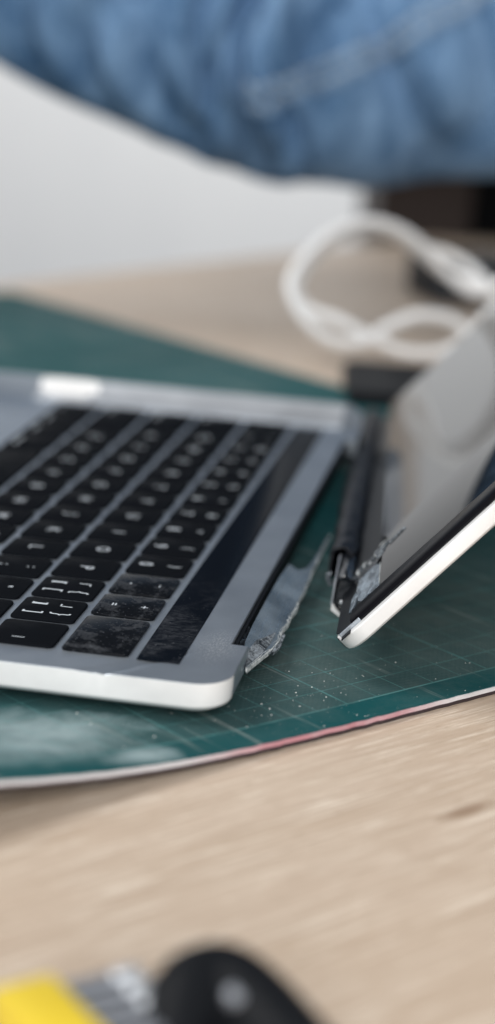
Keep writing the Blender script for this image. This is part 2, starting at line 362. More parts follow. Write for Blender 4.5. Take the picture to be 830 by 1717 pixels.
# local axes: x=t=(-.743,.669), y = rot90(x) = (-.669,-.743) = -n  -> use y = n by mirroring
mt.rotation_euler = (0, 0, MA)
def Hmat(tv, nv):
    q = max(0.0, 26-tv)/85; r = 7.5*q*q; r = r if r < 9 else 9+(r-9)*0.25
    e = min(1, max(0, (nv+28)/66)); e = e*e*(3-2*e)
    wv = 0.25*math.sin(tv*0.05+1)*min(1, max(0, (nv-10)/25))
    return r*e+max(0, wv)
ts = sorted(set([-135+450*i/44 for i in range(45)] + [-60+4*i for i in range(48)]))
ns = sorted(set([-562+600*i/30 for i in range(31)] + [-30+3.4*i for i in range(20)] + [38]))
def matlayer(name, z0, z1, m, ins):
    T = [max(-135+ins, min(315-ins, x)) for x in ts]; Nn = [max(-562+ins, min(38-ins, x)) for x in ns]
    V = []; F = []; nt, nn = len(T), len(Nn)
    for z in (z0, z1):
        for b in Nn:
            for a in T:
                jit = 0.12*math.sin(a*0.9)+0.1*math.sin(a*2.3+1) if b == Nn[-1] else 0
                V.append((a, -(b+jit), z+Hmat(a, b)))
    K = nt*nn
    for i in range(nn-1):
        for j in range(nt-1):
            p = i*nt+j; F.append((p, p+1, p+nt+1, p+nt)); F.append((K+p, K+p+nt, K+p+nt+1, K+p+1))
    for j in range(nt-1):
        F.append((j, K+j, K+j+1, j+1)); q = (nn-1)*nt+j; F.append((q, q+1, K+q+1, K+q))
    for i in range(nn-1):
        p = i*nt; F.append((p, p+nt, K+p+nt, K+p)); p = i*nt+nt-1; F.append((p, K+p, K+p+nt, p+nt))
    return mesh(name, V, F, m, mt, True, 40)
matlayer('backing', 0.10, 1.15, M_BACK, 0.2)
matlayer('core', 1.155, 2.22, M_CORE, 0.0)
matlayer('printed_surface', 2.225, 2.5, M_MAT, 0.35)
# material uses Y = n : local y is -n, so flip in mapping
for nd in M_MAT.node_tree.nodes:
    if nd.type == 'MAPPING' and tuple(nd.inputs['Scale'].default_value) == (1, 1, 1) and tuple(nd.inputs['Rotation'].default_value) == (0, 0, 0):
        nd.inputs['Scale'].default_value = (1, -1, 1)
# crumbs
V = []; F = []
for i in range(260):
    if i < 180: tv = rng.normal(45, 32); nv = rng.normal(18, 13)
    else: tv = rng.uniform(-50, 200); nv = rng.uniform(-60, 36)
    nv = min(nv, 36.5); s = 0.05+0.16*rng.random()**4
    if i < 4: s = 0.2
    z = 2.5+Hmat(tv, nv)+s*0.3; o = len(V); a0 = rng.random()*6
    el = 1+rng.random()*1.3
    for k in range(4): V.append((tv+s*el*math.cos(a0+k*1.57), -nv+s*math.sin(a0+k*1.57), z-s*0.2+0.12*s*rng.random()))
    V.append((tv, -nv, z+s*0.7)); V.append((tv, -nv, z-s*0.5))
    for k in range(4): k2 = (k+1) % 4; F += [(o+k, o+k2, o+4), (o+k2, o+k, o+5)]
db = mesh('dust_crumbs', V, F, M_DUST, None, False); db.location = W((0, 0, -ZT)); db.rotation_euler = (0, 0, MA)
tag(db, 'pale crumbs and dust scattered over the green mat', 'dust', kind='stuff')

# ------------------------------------------------------------------ laptop base
lb = empty('broken_laptop', (0, 0, 0), None, 'broken grey laptop base with black keyboard lying on the green mat', 'laptop')
lb.rotation_euler = (0, 0, -0.0095)
XR, XL, YB, YF, YN = 10.9, -292.0, 25.8, -186.0, 21.4
def fillet(cx, cy, r, a0, a1, s=14): return [(cx+r*math.cos(math.radians(a0+(a1-a0)*k/s)), cy+r*math.sin(math.radians(a0+(a1-a0)*k/s))) for k in range(s+1)]
OUT = []
OUT += fillet(XL+9, YF+9, 9, 180, 270)
OUT += fillet(XR-9, YF+9, 9, 270, 360)
ys = list(np.linspace(YF+12, -16, 60))+list(np.linspace(-15.5, 4, 50))+[9, 14]
OUT += [(XR, y) for y in ys]
OUT += fillet(XR-9.5, YB-9.5, 9.5, 0, 90)
OUT += [(-19.4, YB), (-19.6, YN), (-262, YN), (-262.2, YB)]
OUT += fillet(XL+9, YB-9, 9, 90, 180)
V, F = prism(OUT, [(-10.4, 16), (-9.6, 8), (-8.2, 3.4), (-7.1, 1.5), (-6.6, 0.7), (-6.0, 0.3), (-3.0, 0.05), (-0.14, 0.0), (0, 0.16)])
me = mesh('body', V, F, M_ALU, False, True, 24)
bm = bmesh.new(); bm.from_mesh(me)
for xx in (-272, -276, -280, -284, -288):
    bmesh.ops.bisect_plane(bm, geom=bm.verts[:]+bm.edges[:]+bm.faces[:], plane_co=(xx/1000, 0, 0), plane_no=(1, 0, 0))
def curl(x): return 7.2*min(1, max(0, (-270-x)/22))**1.6
for v in bm.verts:
    x, y, z = v.co*1000
    z += curl(x)
    # nick in the near edge
    if x > 8 and z > -1:
        g = math.exp(-((y+7)/1.6)**2)*0.5+math.exp(-((y+4)/1.1)**2)*0.8+math.exp(-((y+9.5)/0.8)**2)*0.3
        z -= g*0.55; x -= g*0.3
    v.co = (x/1000, y/1000, z/1000)
bmesh.ops.triangulate(bm, faces=[f for f in bm.faces if len(f.verts) > 4])
bm.normal_update()
for f in bm.faces:
    c = f.calc_center_median()*1000
    f.material_index = 1 if (f.normal.z < 0.5 and c.x > -3 and c.z < -0.1) else 0  # near side faces take the copy with light painted in
me.materials.clear(); me.materials.append(M_ALU); me.materials.append(M_EDGE); bm.to_mesh(me); bm.free()
link('body', me, None, lb)
# keyboard
U, Vp, G = 19.0, 18.8, 2.0
capcache = {}
def cap(wd, hd):
    k = (round(wd, 2), round(hd, 2))
    if k not in capcache:
        V, F = prism(rrect(-wd/2, wd/2, -hd/2, hd/2, 1.7, 5), [(0.02, -0.0), (0.45, 0.0), (0.66, 0.12), (0.74, 0.42)])
        capcache[k] = mesh('key', V, F, None, False, True, 30)
    return capcache[k]
txtcache = {}
def text_mesh(s, size):
    k = (s, size)
    if k in txtcache: return txtcache[k]
    cu = bpy.data.curves.new('legend', 'FONT'); cu.body = s; cu.size = size/1000/0.7; cu.align_x = 'CENTER'; cu.align_y = 'CENTER'; cu.resolution_u = 3
    cu.offset = 0.00004
    o = bpy.data.objects.new('legend', cu); COL.objects.link(o)
    dg = bpy.context.evaluated_depsgraph_get(); me = bpy.data.meshes.new_from_object(o.evaluated_get(dg))
    bpy.data.objects.remove(o); me.name = 'legend'
    co = np.array([v.co for v in me.vertices]); 
    if len(co):
        c = (co.min(0)+co.max(0))/2
        for v in me.vertices: v.co -= Vector(c)
    me.materials.clear(); me.materials.append(M_LEG); txtcache[k] = me; return me
def bars(name, rects):
    me = mesh(name, *join([box(*r, 0, 0.02) for r in rects]), None, False, False); me.materials.append(M_LEG); return me
def glyph(kind):
    if kind in txtcache: return txtcache[kind]
    w_ = 0.42
    R = {'corner_l': [(-0.9, 0.9, 1.7-w_, 1.7), (-0.9, -0.9+w_, -1.7, 1.7)], 'corner_r': [(-0.9, 0.9, -1.7, -1.7+w_), (0.9-w_, 0.9, -1.7, 1.7)],
         'lent_l': [(-0.7, 0.35, -2.1, 2.1), (0.3, 0.8, 1.6, 2.1), (0.3, 0.8, -2.1, -1.6)], 'lent_r': [(-0.35, 0.7, -2.1, 2.1), (-0.8, -0.3, 1.6, 2.1), (-0.8, -0.3, -2.1, -1.6)]}[kind]
    txtcache[kind] = bars('legend', R); return txtcache[kind]
def key(x0, x1, r, legs=(), h0=0.0, h1=1.0, m=M_KEY):
    a, b = x0*U+G/2, x1*U-G/2
    c, d = -(r+1)*Vp+G/2, -r*Vp-G/2
    c, d = (c+(d-c)*h0 + (0.4 if h0 else 0), c+(d-c)*h1-(0.4 if h1 < 1 else 0))
    src = cap(b-a, d-c); me = src.copy(); me.materials.append(m)
    key_me = keymats.setdefault((src.name, m.name), me)
    o = link('key', key_me, None, lb); o.location = ((a+b)/2000, (c+d)/2000, 0)
    for lg in legs:
        s, sz, px, py = lg
        g = text_mesh(s, sz) if not (s[0] == '@' and len(s) > 1) else glyph(s[1:])
        e = link('legend', g, None, o); e.location = (px/1000, py/1000, 0.00076)
    return o
keymats = {}
for i, (dg, sy) in enumerate(zip('=-0987654321`', '+_)(*&^%¥#@!~')):
    x1 = -1.5-i
    sm = dg in '=-'
    key(x1-1, x1, 0, [(dg, 4.0 if not sm else 2.6, 0, -3.9), (sy, 3.0 if not sm else 2.6, 0, 4.2)], m=M_SMUDGE if sm else M_KEY)
key(-1.5, 0, 0, m=M_SMUDGE)
key(-1, 0, 1, [('|', 2.4, 4.4, -1.5)])
key(-2, -1, 1, [('@corner_r', 0, -3.6, 3.6), ('}', 4.2, 3.4, 3.6), ('@lent_r', 0, -3.6, -3.6), (']', 4.2, 3.4, -3.6)])
key(-3, -2, 1, [('@corner_l', 0, -3.6, 3.6), ('{', 4.2, 3.4, 3.6), ('@lent_l', 0, -3.6, -3.6), ('[', 4.2, 3.4, -3.6)])
for i, c in enumerate('POIUYTREWQ'): key(-4-i, -3-i, 1, [(c, 3.9, 0, 0)])
key(-14.5, -13, 1, [('tab', 2.2, -8, -5)])
key(-1.75, 0, 2, [('return', 2.2, 9, -5)])
for i, (a, b) in enumerate((("'", '"'), (';', ':'))): key(-2.75-i, -1.75-i, 2, [(a, 3.2, 0, -4), (b, 3.2, 0, 4)])
for i, c in enumerate('LKJHGFDSA'): key(-4.75-i, -3.75-i, 2, [(c, 3.9, 0, 0)])
key(-14.5, -12.75, 2, [('caps lock', 2.2, -9, -5)])
key(-2.25, 0, 3, [('shift', 2.2, 14, -5)])
for i, (a, b) in enumerate((('/', '?'), ('.', '>'), (',', '<'))): key(-3.25-i, -2.25-i, 3, [(a, 3.0, 0, -4), (b, 3.0, 0, 4)])
for i, c in enumerate('MNBVCXZ'): key(-6.25-i, -5.25-i, 3, [(c, 3.9, 0, 0)])
key(-14.5, -12.25, 3, [('shift', 2.2, -14, -5)])
key(-1, 0, 4, [], 0, 0.5); key(-2, -1, 4, [], 0, 0.5); key(-2, -1, 4, [], 0.5, 1); key(-3, -2, 4, [], 0, 0.5)
for x0, x1, s in ((-4, -3, 'option'), (-5.25, -4, 'command'), (-10.25, -5.25, ''), (-11.5, -10.25, 'command'), (-12.5, -11.5, 'option'), (-13.5, -12.5, 'control'), (-14.5, -13.5, 'fn')):
    key(x0, x1, 4, [(s, 2.0, 0, -5)] if s else [])
# touch bar
V, F = prism(rrect(-275.5, -0.8, 1.2, 11.9, 0.5, 3), [(0.01, 0), (0.10, 0), (0.16, 0.1)])
mesh('touch_bar', V, F, M_TB, lb)
# pale strip standing along the far margin
def strip(y0, y1, x0, x1, dz, th, n=12):
    prof = [(x0+(x1-x0)*k/8) for k in range(9)]; V = []; F = []
    yy = np.linspace(y0, y1, n)
    for y in yy:
        for x in prof: V.append((x, y, curl(x)+dz+0.15*math.sin(y*0.7)*0.3))
        for x in prof[::-1]: V.append((x, y, curl(x)+dz-th))
    k = 18
    for i in range(n-1):
        for j in range(k):
            j2 = (j+1) % k; F.append((i*k+j, (i+1)*k+j, (i+1)*k+j2, i*k+j2))
    F.append(tuple(range(k))); F.append(tuple((n-1)*k+j for j in range(k-1, -1, -1)))
    return V, F
so = mesh('side_strip', *strip(-104, 18, -290.5, -275.9, 0.55, 0.5), M_PALE, lb); so['label'] = 'pale raised strip along the far side of the keyboard'
FV, FF = strip(-104, -80, -290, -279, 1.1, 0.4, 25)
FV = [(-284.5+(x+284.5)*max(0.25, 1-abs((y+92)/12.2)**4)+0.5*math.sin(y*1.7), y, z) for x, y, z in FV]
fl = mesh('peeled_film', FV, FF, M_CABLE, lb); fl['label'] = 'bright white peeled film at the far palm rest corner'
# broken hinge cover plate in the slot
SH = [(-14.0,26.4,-3.9),(-25.3,28.4,-4.4),(-35.0,29.7,-5.2),(-43,30.3,-5.5),(-50.2,29.9,-5.3),(-57,30.6,-5.6),(-64.2,30.4,-5.6),(-71,30.9,-5.7),(-79.4,30.5,-5.6),(-87,30.9,-5.7),(-94.2,30.6,-5.7),(-101,30.7,-5.7),(-107.6,30.3,-5.5),(-116,30.6,-5.6),(-127.2,30.4,-5.6),(-139,30.6,-5.7),(-151.5,30.7,-5.7),(-140.0,30.0,-5.4),(-128,29.8,-5.2),(-116.6,29.5,-5.1),(-105.8,28.7,-4.6),(-100.3,27.0,-3.7),(-100.6,24.2,-2.2),(-86.5,23.6,-1.8),(-60.2,23.3,-1.7),(-41.8,23.3,-1.6),(-27.8,23.6,-1.8),(-20.5,24.6,-2.6)]
def plate(P, th, jz=0.0):
    n = len(P); V = [(x, y, z+jz*(random.random()-.5)) for x, y, z in P]+[(x, y-0.25*th, z-th) for x, y, z in P]
    F = [tuple(range(n)), tuple(range(2*n-1, n-1, -1))]+[(i, i+n, (i+1) % n+n, (i+1) % n) for i in range(n)]
    return V, F
hc = mesh('hinge_cover', *plate(SH, 0.9), M_PLATE, lb, True, 20); hc['label'] = 'broken clouded glass hinge cover sticking out of the rear slot'
# fractured rim along its outer edge
rim = SH[:17]; V = []; F = []
Rr = []
for p, q in zip(rim[:-1], rim[1:]):
    for k in range(4): Rr.append(np.array(p)+(np.array(q)-np.array(p))*k/4)
for i, p in enumerate(Rr):
    wd = (0.18+0.5*random.random()**2)*(1.0 if i < 30 else 0.45); ou = 0.05+0.25*random.random()
    V += [(p[0], p[1]-wd, p[2]+0.5*wd+0.06), (p[0]+random.uniform(-.4, .4), p[1]+ou, p[2]-0.2), (p[0], p[1]+ou*0.6, p[2]-1.3), (p[0], p[1]-wd*0.6, p[2]-0.9)]
for i in range(len(Rr)-1):
    for j in range(4): a = i*4; F.append((a+j, a+4+j, a+4+(j+1) % 4, a+(j+1) % 4))
F += [(0, 1, 2, 3), tuple(len(V)-1-k for k in range(4))]
e = mesh('fractured_rim', V, F, M_CRACK, hc, False)
FLK = [(-30.0,29.0,-5.0),(-33,30.6,-5.8),(-39.0,31.4,-6.2),(-43,31.1,-6.4),(-48.2,31.2,-6.0),(-50.2,29.9,-5.6),(-43,29.9,-5.4),(-36,29.6,-5.2)]
mesh('glass_flake', *plate(FLK, 0.7, 0.5), M_SHARD, hc, False)
# scratched clear zone near the corner
SCR = [(-15,26.2,-3.55),(-25,28.0,-4.1),(-36,29.0,-4.7),(-46,29.0,-4.7),(-40,27.6,-3.95),(-33,25.8,-2.9),(-27,25.3,-2.7),(-22,25.0,-2.6)]
mesh('cracked_patch', *plate(SCR, 0.25, 0.15), M_SHARD, hc, False)
# crumpled dark tape in the slot
V = []; F = []
nx, ny = 12, 7
for i in range(nx):
    for j in range(ny):
        V.append((-20.2-20*i/(nx-1), 21.8+4.2*j/(ny-1), -1.5-0.35*j+1.1*(random.random()-.5)))
for i in range(nx-1):
    for j in range(ny-1): p = i*ny+j; F.append((p, p+1, p+ny+1, p+ny))
o = mesh('crumpled_tape', V, F, M_GLOSS, lb, False); md = o.modifiers.new('s', 'SOLIDIFY'); md.thickness = 0.0004
# slot back wall strip
mesh('slot_gasket', *box(-261.5, -20.2, YN+0.05, YN+1.1, -6, -0.9), M_BLK, lb, False)

# ------------------------------------------------------------------ laptop lid, axes: a along hinge, b up the screen, c out of the glass
h = Vector((-0.9979, -0.0572, -0.0310)); s_ = Vector((-0.0613, 0.6650, 0.7443)); h.normalize(); s_ = (s_-h*(s_.dot(h))).normalized(); nn_ = s_.cross(h)
if nn_.z < 0: nn_ = -nn_
# right-handed frame: (b, a, c)?  choose x = s, y = h, z = n when s x h = n
ROTL = Matrix((s_, h, nn_)).transposed()
ld = empty('detached_screen', (-30.5, 49.5, 3.0), ROTL, 'torn-off laptop screen lid with glossy black glass leaning open behind the base', 'laptop screen')
def L(P): return [(b, a, c) for a, b, c in P]
LA, LB = 304, 208
outl = rrect(-5.0, LB, -1.5, LA-1.5, 9, 14)          # (b, a)
V, F = prism(outl, [(-5.1, 2.2), (-4.9, 1.0), (-4.3, 0.25), (-3.4, 0.0), (-0.95, 0.0), (-0.7, 0.25)])
sh = mesh('back_shell', V, F, M_EDGE, ld); sh.data.materials.append(M_BLK)
for p_ in sh.data.polygons:
    if p_.center.x < -0.0022 and p_.normal.x < -0.35 and p_.center.y > 0.0035 and p_.normal.z > -0.75: p_.material_index = 1
outg = offset(outl, 3.6)
V, F = prism(outg, [(-0.69, 0), (-0.35, 0), (-0.2, 0.2)])
mesh('gasket', V, F, M_BLK, ld)
# screen glass with a ragged broken lower corner
bed = []
for a in np.linspace(299, 66, 60): bed.append((10.6-0.018*a, a))
bed += [(9.6, 62), (10.6, 58), (12.6, 52), (11.2, 48.5), (14.2, 47), (12.4, 43), (10.6, 40), (10.5, 30), (10.7, 18), (10.9, 9), (11.5, 5)]
bed.sort(key=lambda p: p[1])
ba = np.array([p[1] for p in bed]); bb = np.array([p[0] for p in bed])
A0, KB = 60.0, 0.00118
def gc(a): return 0.02+KB*((A0-15)**2-max(0.0, A0-a)**2)
V = []; F = []; acs = sorted(set(list(np.linspace(15, 90, 64))+[x for x in ba if x > 15])); nbb = 6
for a in acs:
    lo = float(np.interp(a, ba, bb))+0.9*gc(a)
    for j in range(nbb): V.append((lo+(LB-3-lo)*(j/(nbb-1))**1.5, a, gc(a)))
K = len(V); V += [(x, y, -0.2) for x, y, z in V]
na_ = len(acs)
for i in range(na_-1):
    for j in range(nbb-1):
        p = i*nbb+j; F.append((p, p+1, p+nbb+1, p+nbb)); F.append((K+p, K+p+nbb, K+p+nbb+1, K+p+1))
    p = i*nbb; F.append((p, p+nbb, K+p+nbb, K+p)); p += nbb-1; F.append((p, K+p, K+p+nbb, p+nbb))
for j in range(nbb-1):
    F.append((j, K+j, K+j+1, j+1)); p = (na_-1)*nbb+j; F.append((p, p+1, K+p+1, K+p))
mesh('screen_glass', V, F, M_SCREEN, ld, True, 40)
# black rail by the near metal rim, widened to paint the glass's dark reflection
V = []; F = []; nb = 40
for i in range(nb):
    b = 1.5+(LB-8)*i/(nb-1)
    for a, c in ((2.2, -0.66), (2.4, 0.75), (3.4, 1.05), (13.5, 0.9), (15.6, 0.0)): V.append((b, a+0.15*math.sin(b*0.5), c))
for i in range(nb-1):
    for j in range(4): p = i*5+j; F.append((p, p+1, p+6, p+5))
F += [(0, 1, 2, 3, 4), tuple((nb-1)*5+k for k in (4, 3, 2, 1, 0))]
mesh('bezel_rail_and_dark_reflection', V, F, M_RAIL, ld, True, 40)
# chin strip, upper length and the dark stump below the break
V = []; F = []; na = 90
prof = [(-1.5, -0.6), (-0.4, 0.35), (2.0, 0.30), (5.5, 0.10), (10.4, 0.02)]
for i in range(na):
    a = 57+243*i/(na-1)
    for j, (b, c) in enumerate(prof): V.append((b-0.018*a*(b/10.4 if b > 0 else 0), a+((2.5*math.sin(j*2.1)+1.5*math.sin(j*5+1)) if i == 0 else 0), c))
for i in range(na-1):
    for j in range(4): p = i*5+j; F.append((p, p+1, p+6, p+5))
mesh('chin_strip', V, F, M_CHIN, ld, True, 40)
STP = [(52, -4.6), (50, 0), (43, 1.5), (44, 5), (43, 8.5), (39, 10.2), (12, 10.4), (6, 8.5), (4.0, 4), (4.2, -0.5), (5.5, -3.2), (8, -4.6), (30, -4.7)]
def flat(P, c0, c1, name, m, jz=0.0):
    Q = [(b, a) for a, b in P]
    ar = sum(Q[i][0]*Q[(i+1) % len(Q)][1]-Q[(i+1) % len(Q)][0]*Q[i][1] for i in range(len(Q)))
    if ar < 0: Q = Q[::-1]
    n = len(Q); V = [(x, y, c0) for x, y in Q]+[(x, y, c1+random.uniform(-jz, jz)) for x, y in Q]
    F = [tuple(range(n-1, -1, -1)), tuple(range(n, 2*n))]+[(i, (i+1) % n, (i+1) % n+n, i+n) for i in range(n)]
    return mesh(name, V, F, m, ld, False)
flat(STP, -0.3, -0.02, 'chin_stump', M_CHIN)
# cracked glass over the stump, its pale bluish reflection painted into the colour
flat([(44, 2.0), (45, 5.5), (43.5, 8.6), (39, 10.3), (26, 10.6), (13.5, 10.6), (15, 8.2), (19, 6.3), (17, 4.2), (21, 2.6), (33, 1.4)], 0.0, 0.28, 'glass_splinter_and_glint', M_PLATE2, 0.12)
flat([(41, 10.2), (39.0, 10.6), (17, 10.9), (19, 10.6)], 0.3, 0.62, 'glass_splinter_and_glint', M_CRACK, 0.05)
flat([(27.5, 0.1), (33, 0.9), (29, 2.2), (20, 1.8), (15.5, 0.3), (17, -0.6)], 0.0, 0.3, 'glass_splinter_and_glint', M_PLATE2, 0.15)
CRK = [(52.4, -1.5), (58.0, 1.4), (57.6, 5.2), (55.5, 8.3), (49.7, 9.3), (44.3, 8.8), (44.7, 5.4), (43.0, 2.3), (42.5, 0.5)]
flat(CRK, 0.0, 0.45, 'broken_core', M_GLOSS, 0.25)
for k in range(15):
    f_ = k/14; a0 = 50.5+5.5*math.sin(f_*2.6)-3*f_; b0 = -1.0+10.5*f_
    la = 1.0+2.2*random.random(); wb = 0.25+0.5*random.random(); sh_ = random.uniform(-2.6, 2.2)
    flat([(a0+sh_-la, b0-wb*.3), (a0+sh_-la*.2, b0+wb), (a0+sh_+la, b0+wb*.4), (a0+sh_+la*.4, b0-wb)], 0.3, 0.75, 'glass_splinter_and_glint', M_SHARD if k % 3 else M_CRACK, 0.3)
flat([(48.2, 9.5), (47.5, 12.1), (48.3, 14.8), (45.5, 14.0), (42.2, 12.6), (40.4, 10.5)], 1.6, 2.5, 'glass_splinter_and_glint', M_SHARD, 0.05)
flat([(64.2, 8.9), (64.2, 11.2), (62.9, 11.1), (62.2, 9.0)], 0.1, 0.3, 'glass_splinter_and_glint', M_CRACK, 0.02)
flat([(45.4, 14.6), (46.6, 20.5), (45.6, 21.2), (44.0, 15)], 1.6, 2.55, 'glass_splinter_and_glint', M_SHARD, 0.02)
# hinge barrel: smooth black skin torn back, with a ridged lip
path = []; rad = []
for i in range(90):
    a = 76+238*i/89; path.append((-5.1, a, 0.8)); rad.append(5.1+0.12*math.sin(a*0.045+1)+(0.55*math.exp(-((a-79)/2.2)**2)+0.35*math.exp(-((a-85)/1.5)**2)))
jag = [5.0*math.sin(k*0.63+0.8)+random.uniform(-4, 4) for k in range(28)]
def wr(i, k, th, r):
    a = 76+238*i/89; e = 0.30*math.sin(0.55*a+1.3*math.sin(2*th)+th)*math.exp(-(a-80)/22)+0.22*math.sin(0.23*a+3*th)+0.15*math.sin(0.9*a-2*th)
    return r+e
V, F = tube(path, rad, 28, False, wr)
V = [(x, y+(jag[i % 28]*(1-(i//28)/3) if i < 84 else 0), z) for i, (x, y, z) in enumerate(V)]
hb = mesh('hinge_barrel', V, F, M_SKIN, ld, True, 60); md = hb.modifiers.new('s', 'SOLIDIFY'); md.thickness = 0.0007
# inner core of the hinge, broken off square to its length
OC = [(-9.1, -0.1), (-9.7, -3.5), (-7.8, -5.0), (-3.5, -3.6), (-0.9, -1.3), (-0.3, 1.2), (-1.0, 3.3), (-3.3, 4.0)]
ring = []
for p, q in zip(OC, OC[1:]+OC[:1]):
    for k in range(3): ring.append((p[0]+(q[0]-p[0])*k/3, p[1]+(q[1]-p[1])*k/3))
nr_ = len(ring); V = []; F = []
secs = [(47.6, 0.80), (47.0, 0.93), (48.2, 1.0), (54, 0.97), (60, 0.94), (67, 0.9), (74, 0.93), (92, 0.8)]
cb_, cc_ = -4.9, -0.5
for a, k in secs:
    for (b, c) in ring:
        r = k*(1+(0.07*(random.random()-.5) if 48 < a < 90 else 0)); V.append((cb_+(b-cb_)*r, a+(random.uniform(-.25, .25) if a < 48 else random.uniform(-.8, .8)), cc_+(c-cc_)*r))
for i in range(len(secs)-1):
    for k in range(nr_): k2 = (k+1) % nr_; F.append((i*nr_+k, i*nr_+k2, (i+1)*nr_+k2, (i+1)*nr_+k))
F.append(tuple(range(nr_-1, -1, -1)))
hc_ = mesh('hinge_core', V, F, M_GLOSS, ld, False)
IN = [(-6.8, 0.3), (-5.4, 0.9), (-4.3, 0.6), (-2.3, 0.0), (-2.6, -1.4), (-4.0, -2.1), (-5.3, -2.2), (-6.3, -1.2)]
n = len(IN); V = [(b, 46.9, c) for b, c in IN]+[(b, 47.8, c) for b, c in IN]
mesh('core_plate', V, [tuple(range(n)), tuple(range(2*n-1, n-1, -1))]+[(i, (i+1) % n, (i+1) % n+n, i+n) for i in range(n)], M_GREY, hc_, False)
def prismA(P, a0, a1, name, m, parent):
    n = len(P); V = [(b, a0, c) for b, c in P]+[(b, a1, c) for b, c in P]
    return mesh(name, V, [tuple(range(n)), tuple(range(2*n-1, n-1, -1))]+[(i, (i+1) % n, (i+1) % n+n, i+n) for i in range(n)], m, parent, False, bevel=0.08)
# bracket strip down the outer side of the core, with a bare metal end
bk = prismA([(-3.0, 4.55), (-3.4, 4.75), (-9.5, 0.1), (-9.3, -0.2)], 46.4, 72, 'hinge_bracket', M_SHAFT, ld)
prismA([(-9.0, 0.0), (-9.3, -3.2), (-9.9, -3.9), (-10.3, -0.9)], 45.6, 47.4, 'bracket_foot', M_EDGE, bk)
r_ = np.random.default_rng(5); bm = bmesh.new(); bmesh.ops.create_icosphere(bm, subdivisions=2, radius=1)
V = [(-6.8+v.co.x*0.8*(1+.3*(r_.random()-.5)), 46.6+v.co.y*0.8, -1.7+v.co.z*0.9*(1+.3*(r_.random()-.5))) for v in bm.verts]; F = [tuple(x.index for x in f.verts) for f in bm.faces]; bm.free()
mesh('loose_chip', V, F, M_PALE, hc_, True, 60)
# glints of torn skin round the core, painted as pale flakes
for k in range(9):
    th = 0.6+k*0.27; b0 = -4.9+4.9*math.cos(th+1.2); c0 = 0.3+4.6*math.sin(th+1.2); a0 = 58+2.4*k*(1 if k % 2 else 0.7)
    flat([(a0-2, b0-.3), (a0-.4, b0+.5), (a0+2, b0+.2), (a0+.6, b0-.6)], c0-0.1, c0+0.5, 'glass_splinter_and_glint', M_SHARD, 0.3)
mesh('glass_sliver', *prism([(9.0, 95), (9.35, 97), (8.2, 160), (7.8, 162)][::-1], [(0.06, 0), (0.35, 0.08)]), M_CRACK, ld, False)
# corner details
mesh('corner_slot', *box(-2.6, 0.4, -1.25, 1.8, -0.68, -0.45), M_BLK, sh, False)
mesh('rim_bar', *box(-2.9, 4, 2.0, 2.9, -0.68, 0.35), M_ALU, sh, False, bevel=0.15)

# ------------------------------------------------------------------ things behind
# coiled white cable (mm, laptop frame), in a leaning plane
def coil(pts, r, name, parent):
    P = spline(pts, 10); P = [np.array((p[0], p[1], max(p[2], -ZT+r+0.1)))-cab0 for p in P]
    return mesh(name, *tube(P, r, 10), M_CABLE, parent)
cab0 = np.array((-540.0, 20.0, -ZT))
cbl = empty('charging_cable', tuple(cab0), None, 'loosely coiled white charging cable standing in loops behind the laptop', 'cable')
coil([(-564, 77, 12), (-559, 60, 22), (-553, 43, 28), (-549, 28, 39), (-544, 14, 48), (-531, -2, 49), (-516, -17, 41), (-501, -26, 29), (-491, -27, 20), (-484, -19, 13), (-481, -3, 9), (-484, 12, 2), (-489, 30, -5), (-499, 47, -5), (-509, 60, 2), (-521, 68, 12), (-529, 77, 20)], 2.9, 'cable_loop', cbl)
coil([(-552, 76, 27), (-546, 61, 20), (-543, 46, 28), (-539, 35, 39), (-532, 22, 49), (-523, 6, 54), (-509, -11, 50), (-494, -24, 37), (-484, -29, 24), (-475, -20, 10), (-474, -5, -0), (-481, 10, 0), (-492, 21, 7), (-502, 35, 12), (-510, 50, 10), (-514, 62, 2), (-518, 80, -5)], 2.9, 'cable_loop', cbl)
coil([(-574, 26, 37), (-581, 41, 34), (-576, 56, 28), (-564, 68, 18), (-557, 78, 4)], 2.9, 'cable_loop', cbl)
# black gadget behind the cable
gx = empty('black_device', (-760, 50, -ZT), math.radians(22), 'dark boxy device standing behind the coiled white cable', 'device')
mesh('case', *prism(rrect(-32, 32, -34, 60, 9, 5), [(0.1, 2), (2, 0), (23, 0), (26, 2.5)]), M_GREY, gx)
V, F = tube([(32, 10, 13), (38, 10, 13), (38.5, 10, 13)], [9, 8.5, 7], 24); mesh('dial', V, F, M_CABD, gx)
mesh('front_plate', *prism(rrect(-21, -6, 25, 48, 3, 4), [(0, 0), (1, 0)]), M_CABD, gx).matrix_local = Matrix.Translation((0.033, 0, 0)) @ Matrix.Rotation(math.radians(90), 4, 'Y')
# flat black phone
ph = empty('black_phone', (-425, 55, -ZT), math.radians(8), 'flat black phone lying past the far corner of the laptop base', 'phone')
mesh('phone_body', *prism(rrect(-38, 42, -48, 60, 8, 6), [(0.1, 1.2), (1.2, 0), (7, 0), (8.2, 1.2)]), M_BLK, ph)
mesh('phone_glass', *prism(rrect(-36, 40, -46, 58, 7, 6), [(8.25, 0), (8.5, 0.2)]), M_CABD, ph)

